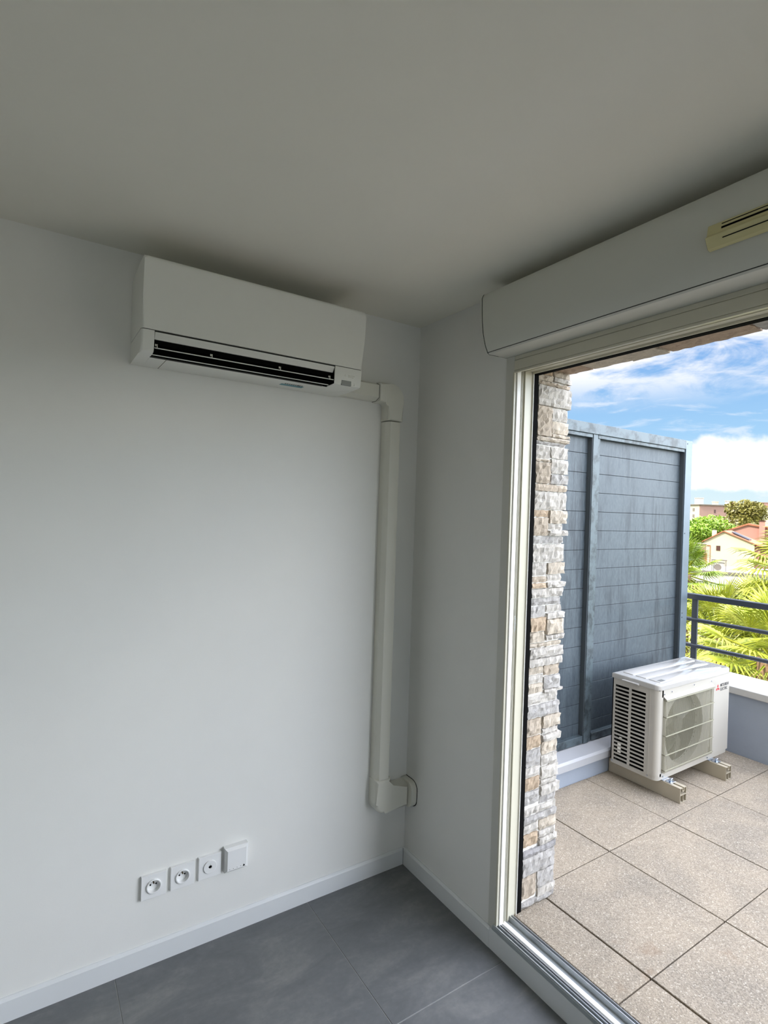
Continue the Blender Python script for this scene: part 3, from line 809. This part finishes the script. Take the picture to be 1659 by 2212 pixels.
# wire grille
bm = bmesh.new(); gx0, gx1, gz0, gz1 = 1.486, 2.002, .232, .640; gyy = UY0-.016
nw = 64
for k in range(nw+1):
    x = gx0+(gx1-gx0)*k/nw
    z1 = gz1-(.0 if k > 3 else (3-k)*.006)
    box(bm, x-.0009, x+.0009, gyy, gyy+.0018, gz0, z1)
    box(bm, x-.0013, x+.0013, gyy, UY0+.002, z1-.001, z1+.0012)
for k in range(6):     # wrap-round wires at the left shoulder
    box(bm, 1.480, 1.4822, UY0-.014+k*.004-.001, UY0-.014+k*.004+.001, gz0, gz1-.004)
for z in (.246, .332, .438, .543, .634):
    box(bm, gx0-.004, gx1+.003, gyy-.004, gyy, z-.0022, z+.0022)
    box(bm, gx0-.006, gx0-.002, gyy-.004, UY0+.003, z-.0022, z+.0022); box(bm, gx1, gx1+.004, gyy-.004, UY0+.003, z-.0022, z+.0022)
obj('wire_grille', bm, wire_m, ou)
bm = bmesh.new(); prism(bm, [(UY0, .656), (gyy-.002, .642), (gyy-.002, .638), (UY0, .648)], 'x', gx0-.004, gx1+.004)
obj('grille_hood', bm, unit_m, ou)
# lid
bm = bmesh.new(); s = bmesh.new(); prism(s, rcorner(UX0-.004, UX1+.004, UY0-.004, UY1+.004, .032), 'z', LZ, UZ1)
bmesh.ops.bevel(s, geom=[e_ for e_ in s.edges if all(abs(v.co.z-UZ1) < 1e-6 for v in e_.verts)], offset=.006, segments=3, affect='EDGES', profile=.5)
merge(bm, s)
obj('lid', bm, lid_m, ou, smooth=True)
obj('lid_joint', B(UX0+.006, UX1-.004, UY0+.0005, UY0+.004, LZ-.0022, LZ+.0004), dark_gap, ou)
for y0, y1 in ((-.355, -.285), (-.270, -.205), (-.190, -.125)):
    bm = bmesh.new(); s = bmesh.new(); box(s, UX0+.06, UX1-.05, y0, y1, UZ1-.002, UZ1+.0035, .003, 2); merge(bm, s)
    obj('lid_rib', bm, lid_m, ou, smooth=True)
obj('rating_label', B(1.505, 1.560, -.352, -.322, UZ1+.0035, UZ1+.0039), grey_pl, ou)
bm = bmesh.new()
for k in range(3):
    for j in range(4): box(bm, 1.509+j*.012, 1.518+j*.012, -.349+k*.0085, -.344+k*.0085, UZ1+.0038, UZ1+.0042)
obj('label_print', bm, logo_dark, ou)
hb = bmesh.new(); prism(hb, [(UX0-.004, LZ-.004), (UX0-.022, LZ+.004), (UX0-.022, LZ+.009), (UX0-.004, LZ+.010)], 'y', -.270, -.170, bev=.0015, seg=1)
obj('carry_handle', hb, lid_m, ou)
obj('logo_mark', diamonds(2.083, UY0, .613, .0245), logo_red, ou)
for body, z in (('MITSUBISHI', .6180), ('ELECTRIC', .5925)):
    text_mesh(body, .0255, Matrix.Translation((2.113, UY0-.0004, z)) @ Matrix.Scale(.80, 4, (1, 0, 0)) @ Matrix.Rotation(PI/2, 4, 'X'), 'brand_lettering', logo_dark, ou)
for x in (1.52, 2.02):
    for y in (UY0-.012, UY1-.04):
        obj('mounting_foot', B(x-.03, x+.03, y+.002, y+.03, .1860, .1898, .001, 1), zinc, ou)

# plastic support rails
def rail(x0, label):
    t = thing('support_rail', label, 'support rail', (x0+.031, -.27, TZ), 'hollow support rails')
    w, h, y0, y1, th = .062, .080, -.490, -.056, .003
    bm = bmesh.new(); z0 = TZ+.0012; z1 = z0+h
    box(bm, x0, x0+th, y0, y1, z0, z1); box(bm, x0+w-th, x0+w, y0, y1, z0, z1)
    box(bm, x0+th, x0+w-th, y0, y1, z0, z0+th)
    box(bm, x0+th, x0+.024, y0, y1, z1-th, z1); box(bm, x0+w-.024, x0+w-th, y0, y1, z1-th, z1)
    box(bm, x0+th, x0+w-th, y0, y1, z0+.040, z0+.043)
    box(bm, x0+w/2-.0015, x0+w/2+.0015, y0, y1, z0+th, z0+.040)
    box(bm, x0+.021, x0+.024, y0, y1, z0+.060, z1-th); box(bm, x0+w-.024, x0+w-.021, y0, y1, z0+.060, z1-th)
    box(bm, x0+.021, x0+w-.021, y0, y1, z0+.058, z0+.061)
    box(bm, x0+th, x0+w-th, y1-.004, y1-.001, z0+th, z1-th)
    obj('rail_body', bm, pvc_rail, t)
    xc = x0+w/2
    b = bmesh.new(); tube(b, (xc, -.418, z1-.012), (xc, -.418, z1+.022), .0045, 10); tube(b, (xc, -.418, z1+.006), (xc, -.418, z1+.014), .010, 6)
    obj('bolt', b, zinc, t, smooth=False)
    b = bmesh.new(); box(b, xc-.024, xc+.024, -.436, -.400, z1+.001, z1+.0045, .001, 1)
    tube(b, (xc-.020, -.418, z1+.013), (xc-.006, -.418, z1+.010), .004, 8); tube(b, (xc+.020, -.418, z1+.013), (xc+.006, -.418, z1+.010), .004, 8)
    obj('clamp_plate', b, zinc, t)
    return t
rail(1.487, 'beige plastic rail under the louvred left end of the outdoor unit')
rail(1.990, 'beige plastic rail under the logo end of the outdoor unit')

# ------------------------------------------------------------------ beyond the terrace
GZ = -7.5
def b_ground(t, p, co):
    n = t.noise(co, .12, 8, .6)
    t.l.new(t.ramp(n, [(.35, srgb(44, 54, 26)), (.5, srgb(84, 86, 50)), (.65, srgb(140, 128, 100))]), p.inputs['Base Color'])
ground_m = mat('dry ground', srgb(120, 130, 80), .95, build=b_ground)
struct('ground', B(2.9, 700, -250, 550, GZ-1, GZ), ground_m)

def leaf_mat(name, a, b, c):
    def f(t, p, co):
        r = t.new('ShaderNodeAttribute', attribute_name='tint')
        t.l.new(t.mix(1.0, r.outputs['Color'], t.ramp(t.noise(co, 3, 4, .6), [(.3, a), (.5, b), (.7, c)]), 'MULTIPLY'), p.inputs['Base Color'])
        p.inputs['Transmission Weight'].default_value = 0
        p.inputs['Subsurface Weight'].default_value = 0
    return mat(name, b, .45, build=f)
palm_leaf = leaf_mat('palm leaf', srgb(112, 128, 30), srgb(158, 166, 52), srgb(190, 188, 84))
tree_leaf = leaf_mat('broad leaf', srgb(96, 138, 38), srgb(140, 172, 54), srgb(176, 196, 80))
pine_leaf = leaf_mat('conifer needle', srgb(96, 98, 36), srgb(134, 128, 58), srgb(172, 158, 92))
bark = mat('palm bark', srgb(140, 112, 84), .9, bump=(8, .8, .03), var=(6, .2))
wood = mat('tree bark', srgb(112, 92, 70), .9, var=(4, .15))
dead = mat('dry palm skirt', srgb(196, 168, 112), .8, var=(5, .15))

def frond(bm, lay, base, d, length, R, rng, tint, droop):
    """fan leaf: petiole from base along d, then a pleated fan of blades"""
    d = d.normalized(); side = d.cross(Vector((0, 0, 1)))
    if side.length < .05: side = Vector((1, 0, 0))
    side.normalize(); nrm = side.cross(d).normalized()
    hub = base+d*length+Vector((0, 0, -droop*.25))
    def quad(vs, c):
        f = bm.faces.new([bm.verts.new(v) for v in vs])
        for l in f.loops: l[lay] = c
    w = .018
    quad([base-side*w, base+side*w, hub+side*w*.7, hub-side*w*.7], (.95, .95, .7, 1))
    quad([base-nrm*w, base+nrm*w, hub+nrm*w*.7, hub-nrm*w*.7], (.95, .95, .7, 1))
    dd = (d+Vector((0, 0, -.25*droop))).normalized(); nn = side.cross(dd).normalized()
    n = 26; span = math.radians(235)
    for k in range(n):
        a = -span/2+span*k/(n-1)+rng.uniform(-.02, .02)
        u = dd*math.cos(a)+side*math.sin(a); v = -dd*math.sin(a)+side*math.cos(a)
        L = R*(.75+.25*math.cos(a*.6))*rng.uniform(.9, 1.05)
        p0 = hub; hw = .5*L*span/n*.40
        k_ = rng.uniform(.78, 1.12); c = (tint[0]*k_, tint[1]*k_, tint[2]*k_, 1)
        fold = nn*.012
        m1 = p0+u*L*.5+nn*.04*L+Vector((0, 0, -.05*L*droop)); t1 = p0+u*L*.78+Vector((0, 0, -.16*L*droop)); t2 = p0+u*L*.97+Vector((0, 0, -.40*L*droop))
        quad([p0, m1-v*hw, m1+fold, p0+fold*.2], c); quad([p0, m1+fold, m1+v*hw, p0+u*.01], c)
        quad([m1-v*hw, t1-v*hw*.42, t1+fold*.6, m1+fold], c); quad([m1+fold, t1+fold*.6, t1+v*hw*.42, m1+v*hw], c)
        f = bm.faces.new([bm.verts.new(q) for q in (t1-v*hw*.4, t1+v*hw*.4, t2)])
        for l in f.loops: l[lay] = c
def palm(c, size, nf, seed, label, tint=(1, 1, .9)):
    rng = random.Random(seed)
    t = thing('fan_palm', label, 'palm tree', (c.x, c.y, GZ), 'fan palms beyond the railing')
    bm = bmesh.new(); seg = 10; h = c.z-GZ
    for i in range(seg): tube(bm, (c.x, c.y, GZ+h*i/seg), (c.x, c.y, GZ+h*(i+1)/seg+.01), .17+.02*(i % 2), 12, .15+.02*(i % 2))
    obj('trunk', bm, bark, t)
    bm = bmesh.new(); lay = bm.loops.layers.float_color.new('tint')
    for k in range(nf):
        a = k*2.39996+rng.uniform(-.2, .2); e = math.radians(82-125*(k/nf)**.85+rng.uniform(-6, 6))
        d = Vector((math.cos(a)*math.cos(e), math.sin(a)*math.cos(e), math.sin(e)))
        dr = .35+1.0*(k/nf)
        frond(bm, lay, c+d*.08, d, size*rng.uniform(.50, .68), size*rng.uniform(.50, .62), rng, tint, dr)
    obj('crown', bm, palm_leaf, t)
    bm = bmesh.new()
    for k in range(46):
        a = rng.uniform(0, 2*PI); r = .2+rng.uniform(.05, .35)
        p0 = c+Vector((math.cos(a)*.14, math.sin(a)*.14, -.15)); p1 = c+Vector((math.cos(a)*r, math.sin(a)*r, -rng.uniform(.6, 1.5)*size*.7))
        w = Vector((-math.sin(a), math.cos(a), 0))*rng.uniform(.02, .05)
        bm.faces.new([bm.verts.new(q) for q in (p0-w*.4, p0+w*.4, p1+w, p1-w)])
    obj('dry_skirt', bm, dead, t)
    return t
palm(at(1742, 1240, 9.0), 1.05, 44, 3, 'tallest fan palm at the right edge, its fans spread before the cream house')
palm(at(1668, 1425, 7.2), .98, 44, 5, 'yellow-green fan palm nearest the railing, filling the lowest bar gap')
palm(at(1548, 1385, 9.6), 1.12, 46, 8, 'fan palm behind the railing post above the outdoor unit')
palm(at(1474, 1242, 12.5), .88, 40, 11, 'dark fan palm half hidden behind the end post of the screen', (.62, .78, .62))
palm(at(1640, 1352, 12.0), 1.15, 46, 15, 'fan palm behind the handrail, below the distant roof unit')

def leafy(c, rx, rz, n, size, seed, m, name, label, cat, trunk_r=.25, base=None, group=None, blobs=9):
    rng = random.Random(seed)
    gz = GZ if base is None else base
    t = thing(name, label, cat, (c.x, c.y, gz), group)
    bm = bmesh.new(); tube(bm, (c.x, c.y, gz), (c.x, c.y, c.z), trunk_r, 10, trunk_r*.5)
    for k in range(5):
        a = rng.uniform(0, 2*PI); tube(bm, (c.x, c.y, c.z-rz*.6), (c.x+math.cos(a)*rx*.6, c.y+math.sin(a)*rx*.6, c.z+rng.uniform(-.2, .5)*rz), trunk_r*.35, 6, trunk_r*.15)
    obj('trunk', bm, wood, t)
    bm = bmesh.new(); lay = bm.loops.layers.float_color.new('tint')
    cl = [(Vector((rng.uniform(-.6, .6)*rx, rng.uniform(-.6, .6)*rx, rng.uniform(-.55, .6)*rz)), rng.uniform(.35, .6)) for _ in range(blobs)]
    for k in range(n):
        o_, s_ = rng.choice(cl)
        v = Vector((rng.gauss(0, 1), rng.gauss(0, 1), rng.gauss(0, 1))).normalized()*rng.uniform(.75, 1.0)
        p = c+o_+Vector((v.x*rx*s_, v.y*rx*s_, v.z*rz*s_))
        a = Vector((rng.gauss(0, 1), rng.gauss(0, 1), rng.gauss(0, 1))).normalized(); b = a.cross(Vector((rng.gauss(0, 1), rng.gauss(0, 1), rng.gauss(0, 1)))).normalized()
        s2 = size*rng.uniform(.6, 1.2); kk = rng.uniform(.75, 1.15)
        f = bm.faces.new([bm.verts.new(p+a*s2), bm.verts.new(p+b*s2*.5), bm.verts.new(p-a*s2), bm.verts.new(p-b*s2*.5)])
        for l in f.loops: l[lay] = (kk, kk, kk, 1)
    obj('crown', bm, m, t)
    return t
leafy(at(1517, 1149, 120), 4.6, 3.6, 5200, .42, 21, tree_leaf, 'broadleaf_tree', 'round light green tree left of the cream house', 'tree', blobs=16)
leafy(at(1573, 1150, 130), 2.6, 2.0, 1600, .35, 22, tree_leaf, 'broadleaf_tree', 'small green tree peeping over the cream house roof ridge', 'tree', blobs=7)
leafy(at(1611, 1112, 150), 5.2, 4.2, 4200, .5, 23, pine_leaf, 'pine_tree', 'tall olive conifer rising above the cream house before the far block', 'tree', .35, blobs=18)

cream = mat('cream house render', srgb(216, 205, 168), .9, var=(.4, .03))
pinkr = mat('pink house render', srgb(184, 136, 120), .9, var=(.3, .03))
pale = mat('pale block render', srgb(204, 194, 168), .9, var=(.1, .03))
rosegrey = mat('rosy grey gable render', srgb(158, 126, 112), .9, var=(.15, .05))
rooft = mat('terracotta tiles', srgb(172, 110, 78), .85, bump=(3, .5, .05), var=(1.5, .1))
solar = mat('dark solar panel', srgb(72, 70, 78), .3)
wintone = mat('window shade', srgb(84, 54, 44), .5)
slate = mat('grey concrete edge', srgb(128, 120, 110), .8)
white_r = mat('white masonry', srgb(198, 192, 182), .8)

def placed(px, py, d, yaw):
    """frame with origin at a surveyed point on the horizon line, x to the right of the view"""
    p = at(px, py, d); return Matrix.Translation(p) @ Matrix.Rotation(yaw, 4, 'Z')
def tb(bm, mtx, *a, **k):
    s = bmesh.new(); box(s, *a, **k); merge(bm, s, mtx)
view_yaw = -math.radians(33.173+31.5)      # local +x runs to the right, local +y away from us
# cream gabled house
hm = placed(1521, 1169, 95, view_yaw-math.radians(8))
hz = hm.translation.z
hs = thing('gabled_house', 'cream gabled house with terracotta roof beyond the palms', 'house', (hm.translation.x, hm.translation.y, GZ))
HWd = 7.3; HL = 9.0; RZ = 1.75
def gab(bm, mtx, pts, y0, y1):
    s = bmesh.new(); prism(s, pts, 'y', y0, y1); merge(bm, s, mtx)
bm = bmesh.new(); gab(bm, hm, [(0, GZ-hz), (HWd, GZ-hz), (HWd, -.1), (2.9, RZ), (0, 0)], 0, HL); obj('wall', bm, cream, hs)
bm = bmesh.new(); gab(bm, hm, [(-.35, -.18), (-.35, -.02), (2.9, RZ+.22), (HWd+.4, -.12), (HWd+.4, -.28), (2.9, RZ+.04)], -.25, HL+.2); obj('roof', bm, rooft, hs)
bm = bmesh.new(); gab(bm, hm, [(3.9, RZ-.05), (6.4, .49), (6.45, .62), (3.95, RZ+.08)], 1.0, 4.6); obj('solar_panel', bm, solar, hs)
bm = bmesh.new(); tb(bm, hm, 1.85, 2.45, -.05, .05, -1.5, -.65); obj('window', bm, wintone, hs)
bm = bmesh.new(); tb(bm, hm, 1.0, 1.6, 1.0, 1.8, .4, 1.95); obj('chimney', bm, cream, hs)
bm = bmesh.new(); tb(bm, hm, .92, .99, -.09, -.03, GZ-hz, -.75); tb(bm, hm, .0, .99, -.09, -.03, -.75, -.62); obj('downpipe', bm, rooft, hs)
# pink annex with a tiled roof right of the gable
bm = bmesh.new(); tb(bm, hm, HWd+.02, HWd+4.5, .6, 6, GZ-hz, -.55); obj('annex_wall', bm, pinkr, hs)
bm = bmesh.new(); tb(bm, hm, HWd+.8, HWd+2.1, .5, .6, -1.55, -.85); obj('window', bm, wintone, hs)
bm = bmesh.new(); gab(bm, hm, [(HWd-.1, -.45), (HWd+4.7, -.45), (HWd+4.7, -.25), (HWd-.1, -.25)], .2, 6.2); obj('annex_roof', bm, rooft, hs)
# second roof and chimney behind
h2 = placed(1572, 1150, 118, view_yaw-math.radians(5)); z2 = h2.translation.z
hr = thing('tiled_roof_house', 'pink walled house behind with a low tiled roof and square chimney', 'house', (h2.translation.x, h2.translation.y, GZ))
bm = bmesh.new(); gab(bm, h2, [(-2.2, GZ-z2), (11, GZ-z2), (11, .6), (3.6, 1.9), (-2.2, -.6)], 0, 8); obj('wall', bm, pinkr, hr)
bm = bmesh.new(); gab(bm, h2, [(-2.6, -.75), (3.6, 1.75), (11.3, .45), (11.3, .7), (3.6, 2.1), (-2.6, -.45)], -.3, 8.2); obj('roof', bm, rooft, hr)
bm = bmesh.new(); tb(bm, h2, 5.6, 6.6, -.8, .4, -1.5, 2.6); obj('chimney', bm, pinkr, hr)
bm = bmesh.new(); tb(bm, h2, 5.45, 6.75, -.9, .5, 2.6, 2.78); obj('chimney', bm, wintone, hr)
# low brown shed, orange crate-like wall at left
s1 = placed(1489, 1175, 88, view_yaw); zs = s1.translation.z
sh = thing('garden_shed', 'brown flat roofed shed left of the cream house', 'shed', (s1.translation.x, s1.translation.y, GZ))
bm = bmesh.new(); tb(bm, s1, 0, 2.35, 0, 3, GZ-zs, 0); obj('wall', bm, rosegrey, sh)
bm = bmesh.new(); tb(bm, s1, -.1, 2.4, -.15, 3.1, 0, .18); obj('roof', bm, slate, sh)
bm = bmesh.new(); tb(bm, placed(1509, 1195, 78, view_yaw), 0, 1.05, 0, 1.0, -3, 0)
tag(obj('garden_wall', bm, rooft), 'small orange brick wall between shed and cream house', 'wall')

# white flat roof with a small condenser
f1 = placed(1505, 1234, 45, view_yaw); zf = f1.translation.z
fr = thing('flat_roof_building', 'white flat roofed building below the cream house', 'building', (f1.translation.x, f1.translation.y, GZ))
bm = bmesh.new(); tb(bm, f1, -4, 6, 0, 9, GZ-zf, -.05); obj('wall', bm, white_r, fr)
bm = bmesh.new(); tb(bm, f1, -4.1, 6.1, -.1, .15, -.05, .12); obj('parapet', bm, slate, fr)
bm = bmesh.new(); tb(bm, f1, 1.0, 2.1, .5, 1.1, .95, 1.05); obj('canopy', bm, slate, fr)
for x in (1.02, 2.0):
    bm = bmesh.new(); tb(bm, f1, x, x+.06, .5, 1.1, -.05, .95); obj('canopy_post', bm, slate, fr)
cu_ = thing('distant_condenser', 'small white condenser with round fan on the flat roof below the house', 'air conditioner', f1 @ Vector((1.5, .8, -.05)))
bm = bmesh.new(); tb(bm, f1, 1.12, 1.95, .65, 1.0, .0, .80, bev=.02); obj('casing', bm, white_r, cu_)
bm = bmesh.new(); s = bmesh.new(); tube(s, (1.46, .652, .42), (1.46, .63, .42), .25, 28); merge(bm, s, f1); obj('fan_grille', bm, slate, cu_)

# apartment blocks far behind
def block(px, py, d, w, l, yaw, label, m_end, tall, extras, flip=False):
    b = placed(px, py, d, yaw); zb_ = b.translation.z
    t = thing('apartment_block', label, 'building', (b.translation.x, b.translation.y, GZ))
    bm = bmesh.new(); tb(bm, b, 0, w, .02, l, GZ-zb_, 0); obj('wall', bm, pale, t)
    if m_end:
        bm = bmesh.new(); tb(bm, b, -.02, w+.02, -.02, .3, GZ-zb_, -.02); obj('gable_wall', bm, m_end, t)
    bm = bmesh.new(); tb(bm, b, -.5, w+.6, -.5, l+.5, 0, .45); obj('roof_slab', bm, slate, t)
    for (x0, x1, y0, y1, h, m_) in extras:
        bm = bmesh.new(); tb(bm, b, x0, x1, y0, y1, .45, .45+h); tb(bm, b, x0-.15, x1+.15, y0-.15, y1+.15, .45+h, .75+h); obj('roof_housing', bm, m_, t)
    return t, b
t1, b1 = block(1512, 1091, 250, 12.2, 40, view_yaw+math.radians(32), 'flat roofed block with a rosy end wall left of the conifer', rosegrey, 1, [(1.0, 3.4, 3, 6, 2.8, white_r), (4.6, 6.6, 9, 12, 2.8, white_r), (8.6, 10.4, 3, 5, 1.3, pale)])
for x, z in ((6.6, -2.2), (6.6, -6.5)):
    bm = bmesh.new(); tb(bm, b1, x, x+.75, -.10, -.02, z-1.2, z+.3); obj('window', bm, wintone, t1)
for k in range(5):
    for yy in (4, 10, 16, 22, 28, 34):
        bm = bmesh.new(); tb(bm, b1, -.08, .0, yy, yy+1.6, -2.8-2.9*k, -1.4-2.9*k); obj('window', bm, slate, t1)
t2, b2 = block(1560, 1097, 290, 44, 12, view_yaw, 'long pale far block behind the conifer', None, 1, [(1.2, 3.2, 2, 4, 3.2, white_r), (3.3, 7.5, 3, 6, 2.3, rosegrey), (17, 21.5, 3, 6, 2.6, rosegrey)])
for k in range(6):
    for q in range(9):
        bm = bmesh.new(); tb(bm, b2, 1.2+q*4.8, 2.4+q*4.8, -.08, .02, -3.0-2.9*k, -1.7-2.9*k); obj('window', bm, slate, t2)
